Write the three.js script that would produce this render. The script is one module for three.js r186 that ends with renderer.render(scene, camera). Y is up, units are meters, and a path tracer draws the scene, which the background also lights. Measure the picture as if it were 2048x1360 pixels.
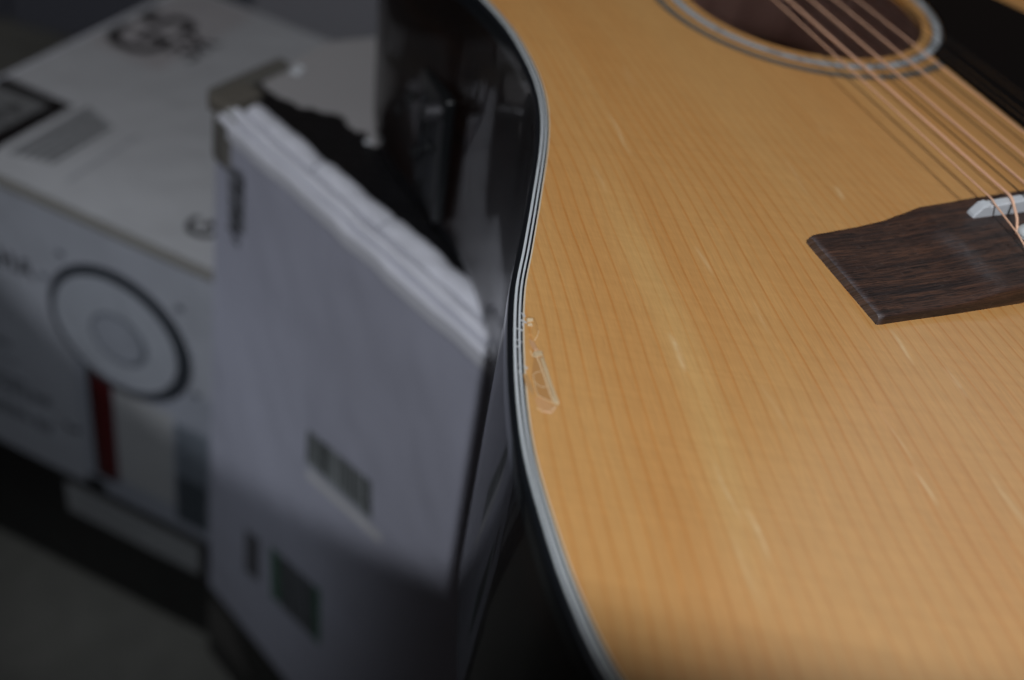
import * as THREE from 'three';
import { mergeGeometries, toCreasedNormals, mergeVertices } from 'three/addons/utils/BufferGeometryUtils.js';
import { RoundedBoxGeometry } from 'three/addons/geometries/RoundedBoxGeometry.js';
import { RectAreaLightUniformsLib } from 'three/addons/lights/RectAreaLightUniformsLib.js';

// ---------------------------------------------------------------- camera, light, exposure
const V3 = (x, y, z) => new THREE.Vector3(x, y, z);
const scene = new THREE.Scene();
const camera = new THREE.PerspectiveCamera(38.354, 1024 / 680, 0.02, 30);
camera.position.set(-0.2741, 0.7976, 0.1641);
camera.quaternion.setFromRotationMatrix(new THREE.Matrix4().makeBasis(V3(0.9203, 0.2127, 0.3283), V3(0.0793, 0.7204, -0.689), V3(-0.383, 0.6601, 0.6461)));
camera.focus = 0.255; camera.userData.fStop = 5.4;
scene.add(camera);
const renderer = new THREE.WebGLRenderer();
renderer.toneMapping = THREE.LinearToneMapping;
renderer.toneMappingExposure = 1.1;
renderer.shadowMap.enabled = true;
scene.background = new THREE.Color().setRGB(0.012, 0.009, 0.0075);

// guitar frame: x across to the treble side, y up the neck, z out of the top (millimetres); AX are its axes in the world
const AX = [V3(0.9968, 0.08, 0), V3(0.0008, -0.01, -0.9999), V3(-0.08, 0.9967, -0.01)];
const gw = (x, y, z) => V3(0, 0.66, 0).addScaledVector(AX[0], x / 1000).addScaledVector(AX[1], y / 1000).addScaledVector(AX[2], z / 1000);
RectAreaLightUniformsLib.init();
function areaLamp(pos, aim, w, h, color, intensity) {
  const l = new THREE.RectAreaLight(color, intensity, w, h);
  l.position.copy(pos); l.lookAt(aim); scene.add(l); return l;
}
{ // lamp behind the camera: its cone leaves the near corner of the guitar and the foot of the cartons dark
  const l = new THREE.SpotLight(new THREE.Color(0.93, 0.955, 1), 1.9, 0, 0.505, 0.018, 2);
  l.position.copy(gw(-390, -499, 700)); l.target.position.copy(gw(233, 629, 0)); l.castShadow = true; l.shadow.radius = 0.5; scene.add(l, l.target);
}
{ // weak second lamp on the left carton
  const l = new THREE.SpotLight(new THREE.Color(0.85, 0.92, 1), 0.52, 0, 0.26, 0.55, 2);
  l.position.copy(gw(-600, -250, 350)); l.target.position.copy(gw(-318, 290, -390)); l.castShadow = true; l.shadow.radius = 3; scene.add(l, l.target);
}
areaLamp(gw(925, 364, 1120), gw(-115, -100, 0), 0.7, 0.7, new THREE.Color(0.92, 0.97, 1), 0.75);
areaLamp(gw(-846, 92, 402), gw(-220, 250, -150), 0.45, 0.45, new THREE.Color(0.78, 0.86, 1), 0.15);

// ---------------------------------------------------------------- helpers
let seed = 7;
const rnd = () => { seed = (seed * 1664525 + 1013904223) >>> 0; return seed / 4294967296; };
function hash(i, j) { let h = (i * 374761393 + j * 668265263) | 0; h = Math.imul(h ^ (h >>> 13), 1274126177); return ((h ^ (h >>> 16)) >>> 0) / 4294967296; }
function noise(x, y) {
  const i = Math.floor(x), j = Math.floor(y), u = x - i, v = y - j, a = u * u * (3 - 2 * u), b = v * v * (3 - 2 * v);
  return (hash(i, j) * (1 - a) + hash(i + 1, j) * a) * (1 - b) + (hash(i, j + 1) * (1 - a) + hash(i + 1, j + 1) * a) * b;
}
const fbm = (x, y) => 0.55 * noise(x, y) + 0.28 * noise(x * 2.1 + 9, y * 2.1) + 0.17 * noise(x * 4.3, y * 4.3 + 5);
const clamp = (x, a = 0, b = 1) => Math.min(b, Math.max(a, x));
const smooth = (a, b, x) => { const t = clamp((x - a) / (b - a)); return t * t * (3 - 2 * t); };
const toS = (l) => 255 * (l <= 0.0031308 ? 12.92 * l : 1.055 * Math.pow(l, 1 / 2.4) - 0.055);
function dataTex(w, h, fn, srgb = true) {                     // fn(u, v) -> linear [r, g, b]
  const d = new Uint8Array(w * h * 4);
  for (let j = 0; j < h; j++) for (let i = 0; i < w; i++) {
    const c = fn((i + 0.5) / w, (j + 0.5) / h), k = 4 * (j * w + i);
    for (let n = 0; n < 3; n++) d[k + n] = srgb ? clamp(toS(clamp(c[n])), 0, 255) : clamp(c[n]) * 255;
    d[k + 3] = 255;
  }
  const t = new THREE.DataTexture(d, w, h); t.magFilter = THREE.LinearFilter; t.minFilter = THREE.LinearFilter;
  t.wrapS = t.wrapT = THREE.RepeatWrapping; if (srgb) t.colorSpace = THREE.SRGBColorSpace; t.needsUpdate = true; return t;
}
const mixc = (a, b, t) => [a[0] + (b[0] - a[0]) * t, a[1] + (b[1] - a[1]) * t, a[2] + (b[2] - a[2]) * t];
const names = new Map();
function numbered(n) { const k = names.get(n) || 0; names.set(n, k + 1); return k ? `${n}_${String(k).padStart(3, '0')}` : n; }
function group(name, label, category, pos, extra) {
  const g = new THREE.Group(); g.name = numbered(name); g.position.copy(pos); g.userData = { label, category, ...extra }; scene.add(g); return g;
}
function part(name, geo, mat, parent, label) {
  const m = new THREE.Mesh(geo, mat); m.name = name; m.castShadow = m.receiveShadow = true; if (label) m.userData.label = label; parent.add(m); return m;
}
const rgb = (r, g, b) => new THREE.Color().setRGB(r, g, b);
const phys = (o) => new THREE.MeshPhysicalMaterial(o);

// ---------------------------------------------------------------- guitar outline
const half = [[-181, 0], [-180, 40], [-176, 80], [-168, 118], [-155, 150], [-138, 174], [-120, 188.5], [-101, 195.3], [-83, 196.3], [-67, 195.2], [-50, 193], [-37, 190], [-19, 184.5], [1.4, 176.8], [16, 169.5], [37, 159.2], [63, 146.9], [77, 141.3], [89, 137.6], [103, 134.6], [117.5, 133], [135, 132.2], [159, 134.2], [185, 139.5], [215, 145.2], [243, 147], [270, 142], [292, 130], [308, 112], [319, 86], [324.5, 50], [326, 0]];
const loop = [];
for (const [y, x] of half) loop.push(V3(x, y, 0));                                    // treble side, tail to neck
for (let i = half.length - 2; i > 0; i--) loop.push(V3(-half[i][1], half[i][0], 0));  // bass side, neck to tail
const OUT = new THREE.CatmullRomCurve3(loop, true, 'centripetal').getSpacedPoints(560).slice(0, 560);
const NRM = OUT.map((p, i) => { const a = OUT[(i + 559) % 560], b = OUT[(i + 1) % 560]; return V3(b.y - a.y, a.x - b.x, 0).normalize(); });
const off = (d) => OUT.map((p, i) => V3(p.x + NRM[i].x * d, p.y + NRM[i].y * d, 0));
const depthAt = (y) => 118 + (120 - y) * 0.045;
const BASE = 126;                                              // z of the group's origin below the top
function fin(geo) { geo.translate(0, 0, BASE); geo.scale(0.001, 0.001, 0.001); return geo; }
// sweep a closed profile of [offset, z(y)] round the outline
function sweep(profile, crease = 0.55, closed = true) {
  const n = OUT.length, m = profile.length, pos = [], uv = [], idx = [];
  let s = 0;
  for (let i = 0; i <= n; i++) {
    const k = i % n, p = OUT[k];
    if (i) s += p.distanceTo(OUT[(i - 1) % n]);
    for (let j = 0; j < m; j++) {
      const [d, z] = profile[j], zz = typeof z === 'function' ? z(p.y) : z;
      pos.push(p.x + NRM[k].x * d, p.y + NRM[k].y * d, zz); uv.push(s / 400, zz / 400);
    }
  }
  const e = closed ? m : m - 1;
  for (let i = 0; i < n; i++) for (let j = 0; j < e; j++) {
    const a = i * m + j, b = i * m + (j + 1) % m, c = a + m, d = b + m;
    idx.push(a, b, c, b, d, c);
  }
  const g = new THREE.BufferGeometry();
  g.setAttribute('position', new THREE.Float32BufferAttribute(pos, 3)); g.setAttribute('uv', new THREE.Float32BufferAttribute(uv, 2)); g.setIndex(idx);
  return fin(toCreasedNormals(g, crease));
}
function flatUV(g, sx = 1 / 420, sy = 1 / 520, ox = 210, oy = 185) {
  const p = g.attributes.position, uv = new Float32Array(p.count * 2);
  for (let i = 0; i < p.count; i++) { uv[2 * i] = (p.getX(i) + ox) * sx; uv[2 * i + 1] = (p.getY(i) + oy) * sy; }
  g.setAttribute('uv', new THREE.BufferAttribute(uv, 2)); return g;
}
const HC = [0, 154.7];
function circlePath(r, n = 160, cw = false) {
  const pts = []; for (let i = 0; i < n; i++) { const a = (cw ? -1 : 1) * i / n * Math.PI * 2; pts.push(new THREE.Vector2(HC[0] + r * Math.cos(a), HC[1] + r * Math.sin(a))); }
  return pts;
}
function ring(r0, r1, zTop, deep, n = 160) {
  const s = new THREE.Shape(circlePath(r1, n)); s.holes.push(new THREE.Path(circlePath(r0, n, true)));
  const g = new THREE.ExtrudeGeometry(s, { depth: deep, bevelEnabled: false, curveSegments: 4 }); g.translate(0, 0, zTop - deep); return g;
}

// ---------------------------------------------------------------- guitar materials
const flecks = [[-124.1, 4, 7, 1.1, 0.5], [-147.8, -27, 7, 1.4, 1], [-156.4, -68, 9, 0.7, 0.7], [-155.2, -79, 7, 0.9, 0.9], [-108.4, -62, 11, 0.6, 0.6], [-111.1, -77, 6, 0.9, 0.9], [-121.6, 66.5, 13, 1.2, 0.6], [-88, -37.2, 7, 1.2, 0.8], [-81.9, -51.5, 6, 1.6, 0.5], [-64.9, 26.6, 4, 1.6, 0.8], [-103, 99.8, 9, 1.2, 0.35], [-74.4, 37, 11, 1.2, 0.35], [-94.1, -85.8, 9, 1.5, 0.5], [-162, -86, 10, 1.4, 0.3], [-133, -48, 8, 1, 0.3], [-120, -20, 7, 0.9, 0.3], [-70, -80, 9, 1, 0.3], [-50, 60, 6, 1, 0.3], [-138, 44, 8, 1, 0.35]];
const spruceBump = [];
const rings = []; { let x = -215; while (x < 215) { rings.push([x, 0.55 + 0.45 * rnd(), rnd()]); const e = Math.abs(x) / 200; x += (3.3 + 0.9 * e) * (0.84 + 0.32 * rnd()); } }
const ringAt = new Int32Array(4400); { let k = 0; for (let i = 0; i < 4400; i++) { const x = -215 + i / 10; while (k + 1 < rings.length && rings[k + 1][0] <= x) k++; ringAt[i] = k; } }
function spruce(u, v) {
  const x0 = u * 420 - 210, y = v * 520 - 185;
  const x = x0 * Math.exp(0.001 * (y - y * y / 500)) + 0.5 * Math.sin(y / 13 + x0 / 21 + 2 * noise(x0 / 40, y / 70)) * smooth(-170, -60, y) * (0.35 + 0.65 * noise(x0 / 30 + 7, y / 50)) + 1.4 * Math.sin(y / 60 + x0 / 45) + 0.25 * (noise(x0 / 5, y / 14 + 7) - 0.5);
  const k = ringAt[clamp(Math.floor((x + 215) * 10), 0, 4399)], a = rings[k], b = rings[Math.min(k + 1, rings.length - 1)];
  const w = Math.max(0.5, b[0] - a[0]), t = clamp((x - a[0]) / w);
  const d = (1 - t) * w;                                        // distance to the next late-wood line
  let line = 0.72 * Math.exp(-d * d / 0.11) + 0.17 * Math.exp(-d / 1.1) + 0.5 * Math.exp(-t * t * w * w / 0.06);
  line *= (0.6 + 0.4 * b[1]) * (0.75 + 0.5 * noise(x * 0.6, y / 22));
  let c = mixc([0.62, 0.322, 0.104], [0.54, 0.185, 0.022], clamp(line) * 0.8);
  const broad = fbm(x / 17 + 3, y / 120 + 2);
  c = mixc(c, [0.65, 0.375, 0.135], clamp((broad - 0.42) * 2.0) * 0.55);
  c = mixc(c, [0.57, 0.25, 0.062], clamp((0.45 - broad) * 2.2) * 0.5);
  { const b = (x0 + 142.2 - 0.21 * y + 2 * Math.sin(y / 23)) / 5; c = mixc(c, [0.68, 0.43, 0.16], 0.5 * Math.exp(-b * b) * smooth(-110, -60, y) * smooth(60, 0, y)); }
  const silk = noise(x0 / 2.2 + 0.9 * y, y / 9) ; c = [c[0] * (0.975 + 0.05 * silk), c[1] * (0.97 + 0.06 * silk), c[2] * (0.96 + 0.08 * silk)];
  const fib = noise(x * 3.2, y / 5) * 0.5 + noise(x * 6.5 + 3, y / 2.5) * 0.5, g = 0.9 + 0.2 * fib;
  c = [c[0] * g, c[1] * g, c[2] * g];
  for (const [fx, fy, L, wd, s] of flecks) {
    const dy = (y - fy) / L; if (Math.abs(dy) > 1) continue;
    const dx = (x0 - fx - 0.12 * (y - fy) - 0.3 * Math.sin(y / 3.1 + fx)) / (wd * 0.72);
    if (Math.abs(dx) > 2.2) continue;
    const f = Math.exp(-dx * dx * 2) * (1 - dy * dy) * s * (0.45 + 0.75 * noise(x0 * 2, y / 1.5));
    c = mixc(c, [0.83, 0.62, 0.34], clamp(f * 0.62));
  }
  return c;
}
const spruceTex = dataTex(2048, 2048, spruce);
const finePeel = dataTex(512, 512, (u, v) => { const n = 0.5 + 0.5 * (0.6 * Math.sin(u * 6.283 * 9 + 3 * Math.sin(v * 6.283 * 4)) * Math.sin(v * 6.283 * 7) + 0.4 * Math.sin(u * 6.283 * 23 + 2) * Math.sin(v * 6.283 * 19)); return [n, n, n]; }, false);
const woodTop = phys({ map: spruceTex, roughness: 0.55, clearcoat: 1, clearcoatRoughness: 0.22 });
const whitePlastic = phys({ color: rgb(0.62, 0.66, 0.68), roughness: 0.35, clearcoat: 1, clearcoatRoughness: 0.06 });
const creamPlastic = phys({ color: rgb(0.66, 0.58, 0.45), roughness: 0.45, clearcoat: 0.6, clearcoatRoughness: 0.1 });
const blackPlastic = phys({ color: rgb(0.008, 0.010, 0.013), roughness: 0.3, clearcoat: 1, clearcoatRoughness: 0.04 });
const sideTex = dataTex(1024, 256, (u, v) => {
  const n = fbm(u * 12, v * 60), s = noise(u * 30, v * 180);
  return mixc([0.004, 0.002, 0.0018], [0.013, 0.0055, 0.0035], clamp(n * 0.9 + (s - 0.5) * 0.5));
});
const sideWood = phys({ map: sideTex, roughness: 0.4, clearcoat: 0.5, specularIntensity: 0.5, clearcoatRoughness: 0.03 });
const inTex = dataTex(512, 512, (u, v) => { const n = fbm(u * 40, v * 3), s = noise(u * 160, v * 9); return mixc([0.50, 0.36, 0.33], [0.78, 0.62, 0.57], clamp(n * 1.1 + (s - 0.5) * 0.6)); });
const innerWood = new THREE.MeshStandardMaterial({ map: inTex, roughness: 0.8 });

// ---------------------------------------------------------------- guitar
const guitar = group('acoustic_guitar', 'blond-topped acoustic guitar with dark glossy sides and a chipped edge', 'guitar', gw(0, 0, -BASE));
guitar.quaternion.setFromRotationMatrix(new THREE.Matrix4().makeBasis(...AX));
{
  const shape = new THREE.Shape(OUT.map((p) => new THREE.Vector2(p.x, p.y)));
  shape.holes.push(new THREE.Path(circlePath(66.3, 200, true)));
  const top = new THREE.ExtrudeGeometry(shape, { depth: 3.4, bevelEnabled: false }); top.translate(0, 0, -3.4);
  const g = mergeGeometries([top, ring(59.3, 62.7, 0, 3.4), ring(51, 54.9, 0, 3.4)].map((q) => flatUV(q)));
  part('soundboard', fin(g), woodTop, guitar, 'pale straight-grained soundboard with honey-coloured growth lines');
  const band = (r0, r1, m, z = 0.03) => part('rosette_ring', fin(ring(r0, r1, z, 2)), m, guitar);
  band(54.9, 55.5, blackPlastic); band(58.6, 59.3, blackPlastic);
  { // pale ring of small blocks
    const bits = [[], []]; const N = 132;
    for (let i = 0; i < N; i++) {
      const a0 = (i / N) * 2 * Math.PI, a1 = ((i + 1) / N) * 2 * Math.PI, s = new THREE.Shape();
      s.absarc(HC[0], HC[1], 58.6, a0, a1, false); s.absarc(HC[0], HC[1], 55.5, a1, a0, true);
      const q = new THREE.ExtrudeGeometry(s, { depth: 2, bevelEnabled: false, curveSegments: 3 }); q.translate(0, 0, -1.97); bits[rnd() < 0.72 ? 0 : 1].push(q);
    }
    part('rosette_inlay', fin(mergeGeometries(bits[0])), phys({ color: rgb(0.50, 0.53, 0.55), roughness: 0.4, clearcoat: 1, clearcoatRoughness: 0.08 }), guitar, 'pale grey blocks of the rosette');
    part('rosette_inlay', fin(mergeGeometries(bits[1])), phys({ color: rgb(0.36, 0.385, 0.40), roughness: 0.4, clearcoat: 1, clearcoatRoughness: 0.08 }), guitar, 'darker grey blocks of the rosette');
  }
  const slate = phys({ color: rgb(0.035, 0.04, 0.042), roughness: 0.4, clearcoat: 1, clearcoatRoughness: 0.06 });
  band(62.7, 63.3, slate); band(63.3, 64.0, phys({ color: rgb(0.34, 0.32, 0.27), roughness: 0.4, clearcoat: 1 })); band(64.0, 64.7, slate); band(64.7, 65.5, phys({ color: rgb(0.2, 0.195, 0.175), roughness: 0.4, clearcoat: 1 })); band(65.5, 66.3, slate);
  // purfling lines and binding round the edge
  const line = (d0, d1, m) => part('purfling', sweep([[d0, 0.02], [d1, 0.02], [d1, -3.4], [d0, -3.4]]), m, guitar);
  line(0, 0.4, creamPlastic); line(0.4, 0.95, blackPlastic); line(0.95, 1.45, whitePlastic); line(1.45, 2.0, blackPlastic); line(2.0, 2.65, whitePlastic);
  part('binding', sweep([[2.65, -0.02], [3.25, -0.08], [3.75, -0.35], [4.05, -0.85], [4.15, -1.6], [4.15, -7], [1.5, -7], [1.5, -3.6], [2.65, -3.6]]), blackPlastic, guitar, 'black edge binding along the top');
  part('side', sweep([[4.1, -7], [4.1, (y) => -depthAt(y) + 6], [1.5, (y) => -depthAt(y) + 6], [1.5, -7]]), sideWood, guitar, 'very dark glossy side with mirror-like lacquer');
  part('back_binding', sweep([[4.15, (y) => -depthAt(y) + 6], [4.15, (y) => -depthAt(y) + 2.4], [3.8, (y) => -depthAt(y) + 1.1], [3.1, (y) => -depthAt(y) + 0.3], [2, (y) => -depthAt(y)], [0, (y) => -depthAt(y)], [0, (y) => -depthAt(y) + 6]]), blackPlastic, guitar);
  part('inner_wall', sweep([[1.4, -3.5], [1.4, (y) => -depthAt(y) + 3.2]], 0.55, false), innerWood, guitar);
  const back = new THREE.ExtrudeGeometry(new THREE.Shape(OUT.map((p) => new THREE.Vector2(p.x, p.y))), { depth: 3, bevelEnabled: false });
  { const p = back.attributes.position; for (let i = 0; i < p.count; i++) p.setZ(i, p.getZ(i) - depthAt(p.getY(i)) + 0.2); back.computeVertexNormals(); }
  part('back', fin(flatUV(back)), innerWood, guitar);
  // neck and fretboard run out of the frame
  const nb = new RoundedBoxGeometry(50, 330, 20, 4, 8); nb.translate(0, 490, -12); part('neck', fin(nb), sideWood, guitar);
  const fb = new RoundedBoxGeometry(52, 425, 6, 2, 1); fb.translate(0, 438, 3.5); part('fretboard', fin(fb), blackPlastic, guitar);
}
// pickguard: a thin black plate that follows the rosette
{
  const s = new THREE.Shape(); const r = 59.6, a0 = Math.atan2(103.3 - HC[1], 29.8), a1 = 0.62;
  s.moveTo(29.8, 103); s.lineTo(29.8, 42); s.bezierCurveTo(30, 18, 48, 6, 68, 10); s.bezierCurveTo(96, 16, 112, 52, 110, 90);
  s.bezierCurveTo(109.5, 112, 107, 128, 103, 138); s.bezierCurveTo(97, 155, 88, 172, 74, 186); s.bezierCurveTo(68, 191, 58, 194, HC[0] + r * Math.cos(a1), HC[1] + r * Math.sin(a1));
  s.absarc(HC[0], HC[1], r, a1, a0, true);
  const g = new THREE.ExtrudeGeometry(s, { depth: 0.45, bevelEnabled: true, bevelThickness: 0.15, bevelSize: 0.2, bevelSegments: 2, curveSegments: 40 }); g.translate(0, 0, 0.16);
  part('pickguard', fin(g), phys({ color: rgb(0.003, 0.003, 0.0035), roughness: 0.15, clearcoat: 0.6, clearcoatRoughness: 0.03 }), guitar, 'glossy black pickguard beside the sound hole');
}
// bridge
const lerpTab = (t, x) => { for (let i = 1; i < t.length; i++) if (x <= t[i][0]) { const [a, p] = t[i - 1], [b, q] = t[i]; const u = clamp((x - a) / (b - a)), s = u * u * (3 - 2 * u); return p + (q - p) * (0.5 * u + 0.5 * s); } return t[t.length - 1][1]; };
const bridgeTex = dataTex(1024, 512, (u, v) => {
  const x = u * 200, y = v * 50 + 1.2 * Math.sin(u * 9) + 2.5 * (noise(u * 6, v * 3) - 0.5);
  const n = fbm(x / 34, y * 0.8), s = noise(x / 7, y * 4.5), p = noise(x / 3.2, y * 8);
  let c = mixc([0.024, 0.012, 0.010], [0.095, 0.042, 0.024], clamp((n - 0.25) * 1.7));
  c = mixc(c, [0.016, 0.010, 0.010], clamp((s - 0.52) * 2.6) * 0.85);
  if (p > 0.72) c = mixc(c, [0.006, 0.004, 0.004], 0.8);
  { const q = (u * 200 - 100) + 51.5 + 0.06 * (v * 50 - 33) + 2.2 * Math.pow((v * 50 - 22) / 20, 2), yy = v * 50 - 33; c = mixc(c, [0.13, 0.12, 0.125], 0.4 * Math.exp(-q * q / 9) * smooth(-27, -17, yy) * smooth(5, -4, yy) * (0.35 + 0.65 * noise(x * 1.1, y * 0.9)) * (0.6 + 0.8 * noise(x * 5, y * 6))); }
  { const e = u * 200 - 100 + 90; c = mixc(c, [0.17, 0.155, 0.165], 0.45 * Math.exp(-e * e / 0.9) * (0.35 + 0.9 * noise(y * 3, x))); }
  const scr = noise(x * 1.3 + 5, y * 1.1); if (scr > 0.9) c = mixc(c, [0.12, 0.09, 0.08], 0.2);
  return c;
});
const bridgeBump = dataTex(1024, 512, (u, v) => { const x = u * 200, y = v * 50; const n = 0.5 * noise(x / 4, y * 7) + 0.5 * noise(x / 1.5, y * 12); return [n, n, n]; }, false);
{
  const topEdge = [[0, 11.4], [30, 10.2], [40, 9.4], [52, 8.8], [60, 8.1], [66, 7.4], [74, 6.9], [86, 6.3], [90, 6.1]], hh = [[0, 6.6], [40, 6.5], [51, 6.5], [55, 5.4], [64, 3.9], [76, 3.3], [90, 3.1]];
  const prof = (x) => { const a = Math.abs(x), yt = lerpTab(topEdge, a), yb = -29.2 + 0.5 * smooth(60, 90, a), h = lerpTab(hh, a); return { yt, yb, h }; };
  const xs = []; for (let i = 0; i <= 120; i++) xs.push(-90 + 1.5 * i);
  const pos = [], uv = [], idx = [], M = 24;
  const pt = (x, y, z) => { pos.push(x, y, z); uv.push((x + 100) / 200, (y + z * 0.7 + 33) / 50); };
  const rowAt = (x, lift, inset) => {
    const { yt, yb, h } = prof(x), t = yt - inset, b = yb + inset, H = h + lift;
    pt(x, b, 0); pt(x, b, H - 1.1); pt(x, b + 0.25, H - 0.45); pt(x, b + 0.8, H - 0.1);
    for (let k = 0; k <= M - 8; k++) { const f = k / (M - 8), y = b + 1.4 + f * (t - b - 2.6); pt(x, y, H + 0.12 * (noise(x / 6, y / 3) - 0.5)); }
    pt(x, t - 0.6, H - 0.1); pt(x, t - 0.15, H - 0.45); pt(x, t, H - 1.0); pt(x, t, 0);
  };
  const W = 4 + (M - 7) + 4;
  xs.forEach((x, i) => { const e = Math.min(i, xs.length - 1 - i); rowAt(x + (i === 0 ? 0 : 0), e === 0 ? -0.5 : 0, e === 0 ? 0.3 : 0); });
  for (let i = 0; i < xs.length - 1; i++) for (let j = 0; j < W - 1; j++) { const a = i * W + j, b = a + 1, c = a + W, d = c + 1; idx.push(a, c, b, b, c, d); }
  const g = new THREE.BufferGeometry(); g.setAttribute('position', new THREE.Float32BufferAttribute(pos, 3)); g.setAttribute('uv', new THREE.Float32BufferAttribute(uv, 2)); g.setIndex(idx);
  // end caps
  for (const [r, flip] of [[0, false], [xs.length - 1, true]]) {
    const s = r * W; for (let j = 1; j < W - 1; j++) flip ? idx.push(s, s + j + 1, s + j) : idx.push(s, s + j, s + j + 1);
  }
  g.setIndex(idx);
  const bridge = part('bridge', fin(toCreasedNormals(g, 0.7)), phys({ map: bridgeTex, bumpMap: bridgeBump, bumpScale: 0.0002, roughness: 0.52, clearcoat: 0.12, clearcoatRoughness: 0.4 }), guitar, 'dark brown streaky wooden bridge with a worn left wing');
  // saddle
  const sd = new THREE.Shape(); sd.moveTo(-37.6, 5.8); sd.lineTo(-37.2, 7.2); sd.lineTo(-35.4, 9.9); sd.lineTo(-33.6, 10.2); sd.lineTo(-32.9, 9.75); sd.lineTo(-20, 10.6); sd.lineTo(0, 11); sd.lineTo(30, 10.4); sd.lineTo(36, 9.6); sd.lineTo(38, 5.8);
  const sg = new THREE.ExtrudeGeometry(sd, { depth: 2.2, bevelEnabled: true, bevelThickness: 0.5, bevelSize: 0.35, bevelSegments: 3 }); sg.rotateX(Math.PI / 2); sg.translate(0, 3.2, 0);
  part('saddle', fin(sg), phys({ color: rgb(0.62, 0.65, 0.68), roughness: 0.4, clearcoat: 0.4, clearcoatRoughness: 0.2 }), guitar, 'white bone saddle with a sloped end');
  // pins, two rows
  const pinM = phys({ color: rgb(0.66, 0.70, 0.70), roughness: 0.3, clearcoat: 0.7, clearcoatRoughness: 0.1 });
  const pl = []; for (let i = 0; i <= 8; i++) { const a = i / 8 * Math.PI / 2; pl.push(new THREE.Vector2(2.9 * Math.cos(a), 2.3 * Math.sin(a))); } pl.unshift(new THREE.Vector2(2.5, -2), new THREE.Vector2(2.6, -0.3)); pl[pl.length - 1].x = 0;
  const pg = new THREE.LatheGeometry(pl, 48); pg.rotateX(Math.PI / 2);
  for (let i = 0; i < 6; i++) for (const [dx, y] of [[0, -9.4], [-3.4, -20.5]]) { const q = pg.clone(); q.translate(-26.6 + i * 10.9 + dx, y, 7.4); part('bridge_pin', fin(q), pinM, guitar); }
}
// strings: saddle end -> far end, each with its tail to the pin
function tube(path, r, seg, sides = 10, wind = 0, pitch = 0.32) {
  const curve = new THREE.CatmullRomCurve3(path, false, 'catmullrom', 0.15);
  const g = new THREE.TubeGeometry(curve, seg, r, sides);
  if (wind) { const L = curve.getLength(), p = g.attributes.position, c = curve.getSpacedPoints(seg); for (let i = 0; i < p.count; i++) { const k = Math.floor(i / (sides + 1)), f = 1 + wind * Math.sin(k / seg * L / pitch * 2 * Math.PI + (i % (sides + 1)) / sides * 6.283); p.setXYZ(i, c[k].x + (p.getX(i) - c[k].x) * f, c[k].y + (p.getY(i) - c[k].y) * f, c[k].z + (p.getZ(i) - c[k].z) * f); } g.computeVertexNormals(); }
  return g;
}
{
  const bronze = phys({ color: rgb(0.95, 0.57, 0.38), metalness: 0.12, roughness: 0.28, clearcoat: 0.5, clearcoatRoughness: 0.3 });
  const steel = phys({ color: rgb(0.16, 0.15, 0.14), metalness: 0.9, roughness: 0.25 });
  // [x at the saddle, x at y = 130, radius, wound, pin x, pin y]
  const S = [[-31.9, -30.3, 0.26, 1, -33.4, -19.5], [-24.8, -24.4, 0.41, 1, -29.3, -8.6], [-19.7, -19.4, 0.2, 0, -19.2, -19], [-14.7, -14.5, 0.34, 1, -16, -8.6], [-7.2, -7.4, 0.17, 0, -8.5, -19], [-3.0, -3.5, 0.28, 1, -5, -8.6], [3.4, 2.9, 0.14, 0, 3, -19], [8.0, 6.9, 0.25, 1, 6, -8.6], [14.6, 13.2, 0.2, 0, 14, -19], [18.6, 17, 0.2, 0, 17, -8.6], [25.4, 23, 0.15, 0, 25, -19], [28.6, 26, 0.15, 0, 28, -8.6]];
  for (const [xs, xf, r, wound, px, py] of S) {
    const k = (xf - xs) / 128, at = (y) => V3(xs + k * (y - 2), y, 11.1 + r - 0.0022 * (y - 2));
    const main = tube([at(2.6), at(60), at(200), at(400), at(640)], r, 80, 10);
    const zt = 11 + r * 0.9;
    const tail = tube([at(4), V3(xs, 2.2, zt + 0.05), V3(xs + (px - xs) * 0.12, 0.6, zt - 0.35), V3(xs + (px - xs) * 0.6, 0.6 + (py - 0.6) * 0.6, 0.5 * (zt + 7.3)), V3(px, py, 7.0)], r, wound ? 260 : 40, 10, wound ? 0.13 : 0, 0.55);
    part('string', fin(mergeGeometries([main, tail])), wound ? bronze : steel, guitar, wound ? 'copper-coloured wound string' : 'thin plain steel string');
  }
}
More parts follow.
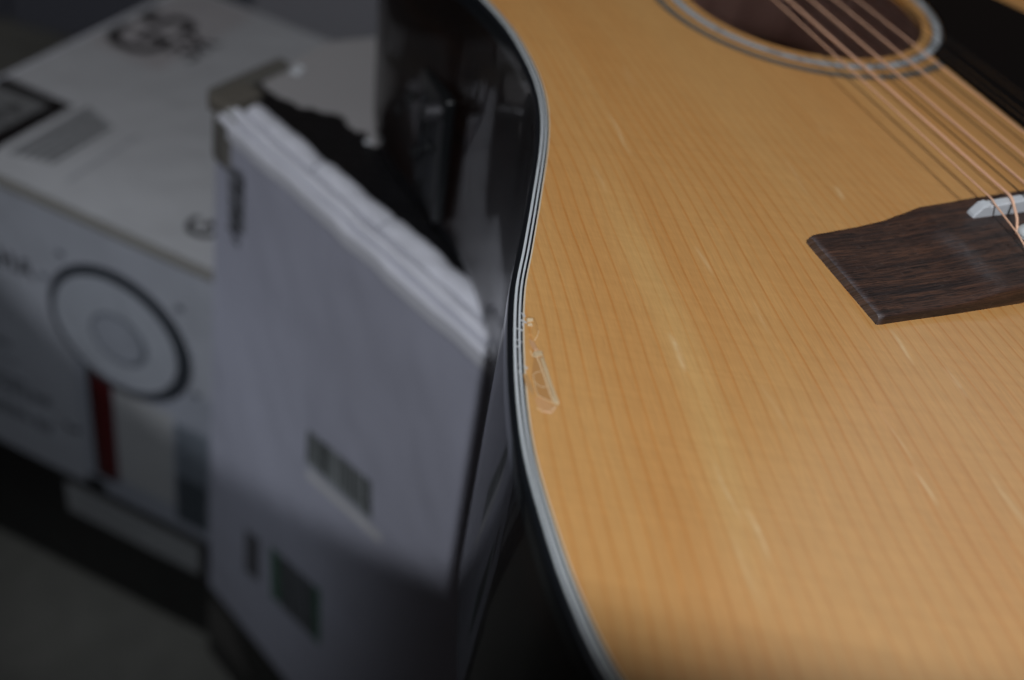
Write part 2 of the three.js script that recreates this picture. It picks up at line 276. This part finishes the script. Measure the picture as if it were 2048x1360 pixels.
// chipped lacquer at the edge
{
  const flake = phys({ color: rgb(0.62, 0.38, 0.17), roughness: 0.5, clearcoat: 1, clearcoatRoughness: 0.25 });
  const pale = phys({ color: rgb(0.74, 0.58, 0.36), roughness: 0.6 });
  const poly = (pts, h, m, z = 0.02, b = 0.12) => {
    const s = new THREE.Shape(); pts.forEach(([x, y], i) => (i ? s.lineTo(x, y) : s.moveTo(x, y)));
    const g = new THREE.ExtrudeGeometry(s, { depth: h, bevelEnabled: true, bevelThickness: 0.12, bevelSize: b, bevelSegments: 2 }); g.translate(0, 0, z);
    part('lacquer_chip', fin(flatUV(g)), m, guitar);
  };
  const bruise = phys({ color: rgb(0.46, 0.235, 0.08), roughness: 0.6 }), glass = phys({ color: rgb(0.60, 0.45, 0.27), roughness: 0.2, clearcoat: 1, clearcoatRoughness: 0.04 });
  // wedge: a sliver whose spine is lifted, so that it catches the light on one flank
  const wedge = (pts, hgt, m) => {
    const n = pts.length, pos = [], idx = [], c = pts.reduce((q, p) => [q[0] + p[0] / n, q[1] + p[1] / n], [0, 0]);
    pts.forEach(([x, y]) => pos.push(x, y, 0.03)); pts.forEach(([x, y], i) => pos.push(x + (c[0] - x) * 0.3, y + (c[1] - y) * 0.12, hgt * (0.55 + 0.6 * rnd()))); pos.push(c[0], c[1], hgt * 0.8);
    for (let i = 0; i < n; i++) { const j = (i + 1) % n; idx.push(i, j, n + i, j, n + j, n + i, n + i, n + j, 2 * n); }
    let g = new THREE.BufferGeometry(); g.setAttribute('position', new THREE.Float32BufferAttribute(pos, 3)); g.setIndex(idx); g = g.toNonIndexed(); g.computeVertexNormals();
    if (g.attributes.normal.getZ(g.attributes.normal.count - 1) < 0) { g = new THREE.BufferGeometry(); g.setAttribute('position', new THREE.Float32BufferAttribute(pos, 3)); g.setIndex(idx.slice().reverse()); g = g.toNonIndexed(); g.computeVertexNormals(); }
    part('lacquer_chip', fin(flatUV(g)), m, guitar);
  };
  poly([[-182.6, -20.5], [-181.2, -21.5], [-183.4, -34], [-183.9, -35.6], [-186.2, -33.2], [-185.6, -27]], 0.03, bruise, 0.005, 0.1);
  wedge([[-180.4, -8.3], [-179.2, -8], [-178.3, -8.8], [-178.4, -10.9], [-178.9, -13.2], [-179.7, -15], [-180.8, -15.9], [-181.3, -14.7], [-182, -14.1]], 0.28, woodTop);
  poly([[-180.4, -9], [-179, -9.3], [-179.2, -10], [-180.7, -10.2]], 0.14, pale, 0.3, 0.05);
  poly([[-180.9, -10.8], [-179.9, -10.8], [-179.9, -11.6], [-181, -11.4]], 0.12, pale, 0.3, 0.05);
  wedge([[-182.3, -15.6], [-181.2, -16.6], [-181.2, -19.6], [-182.3, -19.4], [-182.6, -17.4]], 0.3, phys({ color: rgb(0.58, 0.33, 0.17), roughness: 0.4, clearcoat: 1 }));
  wedge([[-182.9, -20], [-181.3, -19.8], [-180.4, -20.2], [-180.8, -21.6], [-182, -21.7], [-183.3, -21.6]], 0.55, glass);
  wedge([[-181.9, -21.7], [-180.8, -21.6], [-181.2, -25.5], [-181.9, -30], [-182.5, -34.4], [-182.7, -36.8], [-183.8, -36.4], [-183.4, -33.2], [-182.8, -28.8]], 0.45, glass);
  wedge([[-187.4, -33.4], [-185.7, -34.4], [-184.3, -36.4], [-183.7, -37.6], [-185.3, -38.9], [-187.4, -38.1], [-187.8, -35.6]], 0.22, phys({ color: rgb(0.62, 0.34, 0.15), roughness: 0.45, clearcoat: 1 }));
  wedge([[-187.6, -26], [-186.6, -26.6], [-186.8, -31], [-187.6, -33], [-188.2, -30]], 0.2, phys({ color: rgb(0.52, 0.30, 0.13), roughness: 0.4, clearcoat: 1 }));
  const lines = [[[-182.5, -22.3], [-182.9, -27], [-183.4, -31.1], [-183.7, -33.8], [-183.7, -35.9]], [[-186.6, -33.2], [-185.6, -34.3], [-184.7, -35.3], [-183.8, -36.2]], [[-185.3, -26.8], [-185.9, -29.2], [-186.4, -31.5], [-186.5, -33.2]], [[-185.4, -26.9], [-184.3, -26.3], [-183.1, -26.2]], [[-185.6, -29.2], [-185.3, -30.4], [-184.4, -31.1], [-183.2, -31]], [[-183.3, -19.2], [-183.4, -21], [-182.1, -22.1]], [[-178.8, -13.2], [-179.6, -14.6], [-180.6, -15.8], [-181.1, -16.3]], [[-188.2, -36.8], [-187.1, -37.8], [-184.9, -38], [-183.5, -37]]];
  lines.forEach((l, i) => part('crack', fin(tube(l.map(([x, y]) => V3(x, y, 0.12)), i === 0 ? 0.17 : 0.09, 24, 6)), pale, guitar));
  // scuffs on the purfling
  const sc = [[-180.6, -7.2, 1.4, 0.5], [-181.6, -9.2, 1.5, 0.5], [-181.9, -10.4, 0.9, 0.4], [-183.2, -12, 1.6, 0.4], [-184.7, -15.6, 1.3, 0.45], [-185.6, -17.4, 1.0, 0.4], [-185.8, -19, 0.9, 0.35], [-187.4, -23.4, 1.1, 0.35], [-186.2, -24.3, 1.0, 0.4], [-188.2, -25.4, 0.8, 0.3]];
  const scuffM = phys({ color: rgb(0.50, 0.51, 0.52), roughness: 0.6 });
  for (const [x, y, L, w] of sc) {
    const s = new THREE.Shape(), n = 9; for (let i = 0; i < n; i++) { const a = i / n * 6.283, q = 0.6 + 0.7 * rnd(), px = Math.cos(a) * w * q * 0.75, py = Math.sin(a) * L * q * 0.7; i ? s.lineTo(px, py) : s.moveTo(px, py); }
    const g = new THREE.ExtrudeGeometry(s, { depth: 0.06, bevelEnabled: false }); g.rotateZ(-0.35 + rnd() * 1.2); g.translate(x, y, 0.05); part('scuff', fin(g), scuffM, guitar);
  }
}
// preamp panel on the upper bass side
{
  const p0 = V3(-143.6, 203, -76), along = V3(-0.03, 1, 0).normalize(), pre = new THREE.Group(); pre.name = 'preamp_panel';
  pre.position.set(p0.x / 1000, p0.y / 1000, (p0.z + BASE) / 1000);
  pre.quaternion.setFromRotationMatrix(new THREE.Matrix4().makeBasis(along, V3(0, 0, 1), along.clone().cross(V3(0, 0, 1)))); if (along.clone().cross(V3(0, 0, 1)).x > 0) pre.rotateY(Math.PI);
  pre.userData.label = 'black preamp panel with small knobs on the dark side'; guitar.add(pre);
  const mm = (g) => g.scale(0.001, 0.001, 0.001);
  const satin = phys({ color: rgb(0.006, 0.007, 0.008), roughness: 0.38, clearcoat: 0.3, clearcoatRoughness: 0.2 });
  part('panel_plate', mm(new RoundedBoxGeometry(78, 62, 5, 4, 2)), satin, pre);
  for (let i = 0; i < 5; i++) { const s = new RoundedBoxGeometry(2.4, 44, 1.2, 2, 0.5); s.translate(-26 + i * 13, -2, 2.6); part('slider_slot', mm(s), blackPlastic, pre); const k = new RoundedBoxGeometry(5, 3.2, 4, 3, 0.8); k.translate(-26 + i * 13, [8, -3, 11, -9, 2][i], 4.2); part('slider_knob', mm(k), satin, pre); }
  const k = new THREE.CylinderGeometry(3.6, 4.2, 7, 24); k.rotateX(Math.PI / 2); k.translate(31, 22, 5); part('volume_knob', mm(k), phys({ color: rgb(0.05, 0.05, 0.055), metalness: 0.5, roughness: 0.35 }), pre);
}

// ---------------------------------------------------------------- cartons
function canvasTex(w, h, draw) {
  const c = document.createElement('canvas'); c.width = w; c.height = h; const x = c.getContext('2d'); draw(x, w, h);
  const t = new THREE.CanvasTexture(c); t.colorSpace = THREE.SRGBColorSpace; return t;
}
const basis = (g, a) => g.quaternion.setFromRotationMatrix(new THREE.Matrix4().makeBasis(a, V3(0, 1, 0), a.clone().cross(V3(0, 1, 0))));   // local x along the front, local z towards the viewer
function quadPanel(pts, uvs) {      // one flat quad (counter-clockwise), subdivided not at all
  const g = new THREE.BufferGeometry(); g.setAttribute('position', new THREE.Float32BufferAttribute(pts.flat(), 3)); g.setAttribute('uv', new THREE.Float32BufferAttribute(uvs.flat(), 2)); g.setIndex([0, 1, 2, 0, 2, 3]); g.computeVertexNormals(); return g;
}
const crumple = dataTex(512, 512, (u, v) => { const a = fbm(u * 7, v * 7), b = Math.abs(fbm(u * 5 + 3, v * 5 + 1) - 0.5), n = clamp(0.5 * a + 0.9 * b); return [n, n, n]; }, false);
const paper = (map, extra) => phys({ map, bumpMap: crumple, bumpScale: 0.0035, roughness: 0.5, clearcoat: 0.4, clearcoatRoughness: 0.3, ...extra });
const kraft = new THREE.MeshStandardMaterial({ color: rgb(0.22, 0.17, 0.11), roughness: 0.85 });
const whiteCard = phys({ color: rgb(0.60, 0.61, 0.67), roughness: 0.5, clearcoat: 0.3, clearcoatRoughness: 0.3 });
const plate = (w, h, d) => new RoundedBoxGeometry(w, h, d, 2, Math.min(w, h, d) * 0.3);

function marks(x, px, py, n, h, color) {      // row of unreadable dark print, drawn as strokes
  x.fillStyle = color;
  for (let i = 0; i < n; i++) { const a = px + i * h * 0.78, w = h * 0.2; x.fillRect(a, py - h, w, h); if (rnd() < 0.7) x.fillRect(a, py - h, h * 0.6, w * 0.8); if (rnd() < 0.6) x.fillRect(a + h * 0.4, py - h * (0.5 + 0.5 * rnd()), w, h * 0.5); if (rnd() < 0.7) x.fillRect(a, py - h * 0.55, h * 0.55, w * 0.7); }
}
// left: white speaker carton
{
  const A2 = V3(0.7469, 0, 0.665), L = 0.242, D = 0.305, H = 0.4065;
  const box = group('speaker_carton', 'white carton printed with a round speaker cone and red strip', 'box', V3(-0.205, 0, -0.2851).addScaledVector(A2, -0.004));
  basis(box, A2);
  const face = canvasTex(1024, 1720, (x, w, h) => {
    const X = (a) => (a + L) / L * w, Y = (b) => (1 - b / H) * h, rect = (a0, b0, a1, b1, c) => { x.fillStyle = c; x.fillRect(X(a0), Y(b1), X(a1) - X(a0), Y(b0) - Y(b1)); };
    rect(-L, 0, 0, H, '#94979f');
    rect(-L, 0, 0, 0.138, '#08080a');
    rect(-0.140, 0.088, -0.0147, 0.127, '#8a8c8e'); x.fillStyle = '#55585c'; for (let i = 0; i < 3; i++) x.fillRect(X(-0.13), Y(0.12 - i * 0.01), (X(-0.05) - X(-0.13)) * (1 - i * 0.2), 7);
    rect(-0.1165, 0.138, -0.0055, 0.30, '#8a8e98');
    rect(-0.107, 0.157, -0.0866, 0.277, '#1a0a0b'); rect(-0.1032, 0.163, -0.0864, 0.275, '#4a0d10');
    rect(-0.0851, 0.165, -0.037, 0.268, '#9b9c9e'); rect(-0.0351, 0.15, -0.008, 0.262, '#656c75'); rect(-0.0351, 0.15, -0.008, 0.205, '#3c434a');
    rect(-0.117, 0.138, -0.1, 0.152, '#202226');
    x.fillStyle = '#2c3036'; x.beginPath(); x.arc(X(-0.0765), Y(0.3225), 0.0555 / L * w, 0, 7); x.fill();
    x.fillStyle = '#92969e'; x.beginPath(); x.arc(X(-0.0800), Y(0.3205), 0.0475 / L * w, 0, 7); x.fill();
    x.fillStyle = '#60656d'; x.beginPath(); x.arc(X(-0.0775), Y(0.318), 0.0225 / L * w, 0, 7); x.fill();
    x.fillStyle = '#868a93'; x.beginPath(); x.arc(X(-0.0785), Y(0.3185), 0.019 / L * w, 0, 7); x.fill();
    for (const [a, b] of [[-0.118, 0.372], [-0.03, 0.372], [-0.134, 0.345], [-0.018, 0.3]]) { x.fillStyle = '#4c5158'; x.beginPath(); x.arc(X(a), Y(b), 12, 0, 7); x.fill(); }
    x.fillStyle = '#111214'; x.font = 'bold 88px sans-serif'; x.textAlign = 'right'; x.fillText('YAMAHA', X(-0.1415), Y(0.3375));
    x.textAlign = 'left'; x.fillStyle = '#4e5258'; x.font = 'bold 40px sans-serif';
    for (let i = 0; i < 4; i++) x.fillRect(X(-0.222 + 0.004 * i), Y(0.262 - i * 0.018), X(-0.15) - X(-0.2), i % 2 ? 10 : 16);
    x.fillStyle = '#33373c'; x.font = 'bold 58px sans-serif'; marks(x, X(-0.215), Y(0.208), 8, 50, '#33373c'); marks(x, X(-0.222), Y(0.178), 8, 56, '#2c3034');
    x.lineWidth = 16; x.strokeStyle = '#1b1d20'; x.beginPath(); x.arc(X(-0.126), Y(0.203), 26, 0.2, 3.0); x.stroke();
    for (let i = 0; i < 260; i++) { x.fillStyle = `rgba(90,88,84,${0.05 * rnd()})`; x.fillRect(rnd() * w, rnd() * h, 4 + 60 * rnd(), 2 + 6 * rnd()); }
  });
  const top = canvasTex(1024, 1290, (x, w, h) => {
    const X = (a) => (a + L) / L * w, Y = (b) => (1 - b / D) * h;
    x.fillStyle = '#aaabae'; x.fillRect(0, 0, w, h);
    x.fillStyle = '#a3a0a2'; x.fillRect(X(-0.236), Y(0.30), X(-0.172) - X(-0.236), Y(0.168) - Y(0.30));
    const poly = (p, c) => { x.fillStyle = c; x.beginPath(); p.forEach(([a, b], i) => (i ? x.lineTo(X(a), Y(b)) : x.moveTo(X(a), Y(b)))); x.fill(); };
    poly([[-L, 0.091], [-0.184, 0.091], [-0.184, 0.0], [-L, 0.0]], '#100e10');
    poly([[-L, 0.078], [-0.196, 0.082], [-0.199, 0.0], [-L, 0.0]], '#6a6b6c');
    x.save(); x.translate(X(-0.2), Y(0.01)); x.rotate(-Math.PI / 2); x.fillStyle = '#2a2a2c'; x.font = 'bold 120px sans-serif'; marks(x, 6, -6, 5, 64, '#2a2a2c'); x.restore();
    x.fillStyle = '#5d5f61'; for (let i = 0; i < 5; i++) x.fillRect(X(-0.176 + i * 0.006), Y(0.096 - i * 0.002), 17, (Y(0.016) - Y(0.09)) * (1 - i * 0.05));
    x.fillStyle = '#94959a'; x.fillRect(X(-0.13), Y(0.09), 14, Y(0.02) - Y(0.09));
    x.save(); x.translate(X(-0.1915), Y(0.174)); x.rotate(-Math.PI / 2); x.fillStyle = '#161416'; x.font = 'bold 270px sans-serif'; x.fillText('G5', 0, 0); x.font = 'bold 150px sans-serif'; x.fillText('3K', 90, 120); x.restore();
    x.save(); x.translate(X(-0.024), Y(0.02)); x.rotate(-Math.PI / 2); x.fillStyle = '#0c0c0d'; x.font = 'bold 130px sans-serif'; x.fillText('G', 0, 0); x.restore();
    x.fillStyle = '#6d6f72'; x.fillRect(X(-0.105), Y(0.283), 60, 46);
    for (let i = 0; i < 200; i++) { x.fillStyle = `rgba(90,88,84,${0.05 * rnd()})`; x.fillRect(rnd() * w, rnd() * h, 4 + 60 * rnd(), 2 + 6 * rnd()); }
  });
  const q = (p) => quadPanel(p, [[0, 0], [1, 0], [1, 1], [0, 1]]);
  const t = 0.004;
  part('front_panel', q([[-L, 0, 0], [0, 0, 0], [0, H - t, 0], [-L, H - t, 0]]), paper(face), box, 'front panel with a round cone picture, red strip and black band');
  part('top_panel', q([[-L + t, H, -t], [-t, H, -t], [-t, H, -D], [-L + t, H, -D]]), paper(top), box, 'top panel with dark lettering and a framed black label');
  const body = new THREE.BoxGeometry(L - 0.0004, H - t, D - 0.002); body.translate(-L / 2, (H - t) / 2, -D / 2 - 0.0008); part('carton_wall', body, whiteCard, box);
  const edge = new RoundedBoxGeometry(L, t * 1.5, t * 1.5, 3, t * 0.6); edge.translate(-L / 2, H - t * 0.55, -t * 0.5); part('worn_edge', edge, new THREE.MeshStandardMaterial({ color: rgb(0.15, 0.145, 0.132), roughness: 0.8 }), box, 'worn brownish front top edge');
  const lid = new RoundedBoxGeometry(L, t, D, 2, 0.0015); lid.translate(-L / 2, H - t / 2 - 0.0004, -D / 2); part('lid', lid, whiteCard, box);
}
// right: tall white carton under the guitar
{
  const A = V3(0.4177, 0, 0.9086), H = 0.5275, L = 0.36, D = 0.13;
  const box = group('white_carton', 'tall white carton with a barcode and worn corner touching the guitar', 'box', V3(-0.214, 0, -0.2792));
  basis(box, A);
  const face = canvasTex(1200, 1758, (x, w, h) => {
    const X = (a) => a / L * w, Y = (b) => -b / H * h, poly = (p, c) => { x.fillStyle = c; x.beginPath(); p.forEach(([a, b], i) => (i ? x.lineTo(X(a), Y(b)) : x.moveTo(X(a), Y(b)))); x.fill(); };
    x.fillStyle = '#a9abba'; x.fillRect(0, 0, w, h);
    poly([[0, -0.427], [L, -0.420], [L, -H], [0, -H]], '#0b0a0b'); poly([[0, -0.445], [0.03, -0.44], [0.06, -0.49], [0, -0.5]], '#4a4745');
    poly([[0.0958, -0.1507], [0.1513, -0.1399], [0.1568, -0.1686], [0.0973, -0.178]], '#8f9496');
    for (let i = 0; i < 15; i++) { const u = (i + 0.1 + 0.4 * rnd()) / 15, v = u + (0.3 + 0.4 * rnd()) / 15, P = (s, k) => k ? [0.0973 + s * 0.0595, -0.178 + s * 0.0094 + 0.003] : [0.0958 + s * 0.0555, -0.1507 + s * 0.0108]; poly([P(u, 0), P(v, 0), P(v, 1), P(u, 1)], '#2c302f'); }
    poly([[0.099, -0.182], [0.165, -0.171], [0.167, -0.178], [0.1, -0.189]], '#c6c6c8');
    poly([[0.0112, -0.0258], [0.026, -0.0227], [0.029, -0.0603], [0.0141, -0.0655]], '#7c7e86');
    x.save(); x.translate(X(0.0165), Y(-0.0265)); x.rotate(Math.PI / 2 + 0.05); x.fillStyle = '#141518'; x.font = 'bold 46px sans-serif'; marks(x, 0, 6, 5, 40, '#141518'); x.restore();
    poly([[0.0429, -0.3039], [0.0604, -0.2982], [0.0639, -0.3452], [0.0457, -0.3521]], '#55555b');
    poly([[0.0715, -0.291], [0.125, -0.2771], [0.1328, -0.3335], [0.0879, -0.3431]], '#6d7176'); for (let i = 0; i < 9; i++) { const u = (i + 0.3 * rnd()) / 9, v = u + (0.35 + 0.35 * rnd()) / 9, P = (q, k) => (k ? [0.0879 + q * 0.0449, -0.3431 + q * 0.0096] : [0.0715 + q * 0.0535, -0.291 + q * 0.0139]); poly([P(u, 0), P(v, 0), P(v, 1), P(u, 1)], '#34373b'); } poly([[0.0715, -0.291], [0.081, -0.289], [0.088, -0.341], [0.078, -0.345]], '#3d6350'); poly([[0.118, -0.279], [0.125, -0.2771], [0.1328, -0.3335], [0.126, -0.336]], '#3d6350');
    for (let i = 0; i < 240; i++) { x.fillStyle = `rgba(80,78,76,${0.05 * rnd()})`; x.fillRect(rnd() * w, rnd() * h, 4 + 70 * rnd(), 2 + 6 * rnd()); }
  });
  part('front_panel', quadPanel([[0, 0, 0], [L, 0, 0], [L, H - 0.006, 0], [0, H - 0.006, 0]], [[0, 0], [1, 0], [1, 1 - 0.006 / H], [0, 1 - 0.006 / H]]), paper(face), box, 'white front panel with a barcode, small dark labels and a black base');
  const body = new THREE.BoxGeometry(L, H - 0.004, D); body.translate(L / 2, (H - 0.004) / 2, -D / 2 - 0.0006); part('carton_wall', body, whiteCard, box);
  // top panel with an outward-leaning left flap (b runs away from the viewer = -z)
  const tp = new THREE.Shape(); tp.moveTo(-0.006, 0.02); tp.lineTo(-0.024, 0.058); tp.lineTo(-0.0385, 0.095); tp.lineTo(-0.032, 0.128); tp.lineTo(0.012, 0.133); tp.lineTo(0.0618, 0.0535); tp.lineTo(0.0618, 0.02);
  const tg = new THREE.ExtrudeGeometry(tp, { depth: 0.003, bevelEnabled: false }); tg.rotateX(-Math.PI / 2); tg.translate(0, H - 0.004, 0); part('top_panel', tg, phys({ color: rgb(0.29, 0.28, 0.282), roughness: 0.6 }), box, 'plain greyish top panel');
  // layered white flap edges along the front
  const strip = (b0, b1, y, h, a0, a1) => { const g = new RoundedBoxGeometry(a1 - a0, h, b1 - b0, 5, 0.0022), base = new THREE.BoxGeometry(a1 - a0, h, b1 - b0, 90, 3, 6), p = base.attributes.position; for (let i = 0; i < p.count; i++) { const x = p.getX(i) + a0, z = p.getZ(i), q = (z / (b1 - b0)) * 2; p.setY(i, p.getY(i) - h * 0.28 * q * q + 0.0019 * (fbm(x * 60, b0 * 900 + z * 120) - 0.5) * 2); p.setZ(i, z + 0.0008 * (noise(x * 35, b0 * 700) - 0.5)); } base.computeVertexNormals(); g.copy(base); g.translate((a0 + a1) / 2, y - h / 2, -(b0 + b1) / 2); part('flap_edge', g, whiteCard, box); };
  strip(0.0105, 0.0212, H + 0.0030, 0.006, 0.010, 0.0645); strip(0.0112, 0.0225, H + 0.0024, 0.006, 0.0665, 0.115); strip(0.0108, 0.0232, H + 0.0028, 0.006, 0.117, L); strip(0.0035, 0.0095, H + 0.0018, 0.006, 0.006, L); strip(-0.0012, 0.003, H - 0.0012, 0.007, 0.004, L);
  // torn black sheet
  const bs = new THREE.Shape(); const rag = [[-0.0095, 0.0225], [-0.0112, 0.034], [-0.004, 0.0335], [0.0045, 0.0347], [0.01, 0.038], [0.0167, 0.0385], [0.019, 0.044], [0.0247, 0.0464], [0.029, 0.0525], [0.034, 0.0542], [0.039, 0.051], [0.0467, 0.0515], [0.049, 0.056], [0.0522, 0.0546], [0.057, 0.0495], [0.0610, 0.0509], [0.0628, 0.0535], [0.0125, 0.1338], [0.2, 0.128], [0.2, 0.0222]];
  rag.forEach(([a, b], i) => (i ? bs.lineTo(a, b) : bs.moveTo(a, b)));
  const bg = new THREE.ExtrudeGeometry(bs, { depth: 0.0006, bevelEnabled: true, bevelThickness: 0.0002, bevelSize: 0.0003, bevelSegments: 1 }); bg.rotateX(-Math.PI / 2); bg.translate(0, H - 0.0006, 0); { const p = bg.attributes.position, q = new Float32Array(p.count * 2); for (let i = 0; i < p.count; i++) { q[2 * i] = p.getX(i) / 0.12; q[2 * i + 1] = p.getZ(i) / 0.12; } bg.setAttribute('uv', new THREE.BufferAttribute(q, 2)); }
  part('torn_black_sheet', bg, phys({ color: rgb(0.006, 0.006, 0.007), roughness: 0.4, clearcoat: 0.7, clearcoatRoughness: 0.2, bumpMap: crumple, bumpScale: 0.004 }), box, 'black sheet with a ragged torn edge on the carton top');
  // worn cardboard corner and dark rim of the flap
  const rim = (a0, b0, a1, b1, w, h, m, y = H - 0.001) => { const len = Math.hypot(a1 - a0, b1 - b0), g = plate(len, h, w); g.rotateY(Math.atan2(b1 - b0, a1 - a0)); g.translate((a0 + a1) / 2, y, -(b0 + b1) / 2); part('worn_rim', g, m, box); };
  const grey = new THREE.MeshStandardMaterial({ color: rgb(0.09, 0.085, 0.075), roughness: 0.7 });
  rim(-0.010, 0.004, -0.0243, 0.058, 0.009, 0.008, grey); rim(0.0, 0.001, -0.007, 0.026, 0.016, 0.009, new THREE.MeshStandardMaterial({ color: rgb(0.095, 0.085, 0.07), roughness: 0.85 }), H - 0.0005);
  const cg = new RoundedBoxGeometry(0.018, 0.03, 0.012, 4, 0.005); cg.translate(0.006, H - 0.016, -0.004); part('worn_corner', cg, new THREE.MeshStandardMaterial({ color: rgb(0.11, 0.105, 0.095), roughness: 0.7 }), box, 'worn brownish corner');
  const clear = phys({ color: rgb(0.55, 0.57, 0.6), roughness: 0.12, clearcoat: 1, clearcoatRoughness: 0.05 });
  for (const [a, b, s] of [[-0.014, 0.057, 0.0028], [-0.0165, 0.062, 0.0022], [0.0065, 0.004, 0.0022], [0.009, 0.003, 0.0016], [0.058, 0.05, 0.0016]]) { const g = new THREE.IcosahedronGeometry(s, 1); const p = g.attributes.position; g.scale(1.4, 0.5, 1); g.translate(a, H + 0.001, -b); part('tape_crease', g, clear, box); }
}

// ---------------------------------------------------------------- setting
{
  const floorTex = dataTex(512, 512, (u, v) => { const n = fbm(u * 14, v * 14), s = noise(u * 120, v * 120); return mixc([0.12, 0.118, 0.104], [0.22, 0.215, 0.19], clamp(n * 0.9 + (s - 0.5) * 0.25)); });
  floorTex.repeat.set(4, 4);
  const fg = new THREE.PlaneGeometry(6, 6); fg.rotateX(-Math.PI / 2); const f = new THREE.Mesh(fg, new THREE.MeshStandardMaterial({ map: floorTex, roughness: 0.8 })); f.name = 'floor'; f.receiveShadow = true; f.userData = { kind: 'structure', label: 'dull grey floor below the cartons' }; scene.add(f);
}
{ // ribbed dark wall panels behind, 
  const m = new THREE.MeshStandardMaterial({ color: rgb(0.10, 0.105, 0.13), roughness: 0.7 });
  const wall = new THREE.Group(); wall.name = 'wall'; wall.userData = { kind: 'structure', label: 'dark wall of upright panels behind the cartons' }; scene.add(wall);
  const right = V3(0.8915, 0, 0.453), back = V3(0.453, 0, -0.8915);
  wall.position.copy(V3(-0.2741, 0, 0.1641)).addScaledVector(back, 1.35); basis(wall, right);
  for (let i = -4; i < 6; i++) { const w = 0.3, g = new RoundedBoxGeometry(w - 0.008, 0.64, 0.03, 2, 0.006); g.translate(-0.79 + (i + 0.5) * w, 0.32, 0); part('wall_panel', g, m, wall); }
  const bk = new THREE.BoxGeometry(4, 0.64, 0.02); bk.translate(0, 0.32, -0.03); part('wall_backing', bk, new THREE.MeshStandardMaterial({ color: rgb(0.01, 0.01, 0.01), roughness: 0.9 }), wall);
}
{
  const right = V3(0.8915, 0, 0.453), back = V3(0.453, 0, -0.8915);
  const g = group('grey_box', 'dull grey upright box behind the two white cartons', 'box', V3(-0.2741, 0, 0.1641).addScaledVector(back, 0.95)); basis(g, right);
  const m = new THREE.MeshStandardMaterial({ color: rgb(0.2, 0.2, 0.22), roughness: 0.75 });
  const b = new RoundedBoxGeometry(0.5, 0.52, 0.2, 4, 0.006); b.translate(-0.047, 0.26, -0.1); part('box_body', b, m, g);
  const l = new RoundedBoxGeometry(0.506, 0.03, 0.206, 4, 0.006); l.translate(-0.047, 0.535, -0.1); part('box_lid', l, m, g);
}
renderer.render(scene, camera);
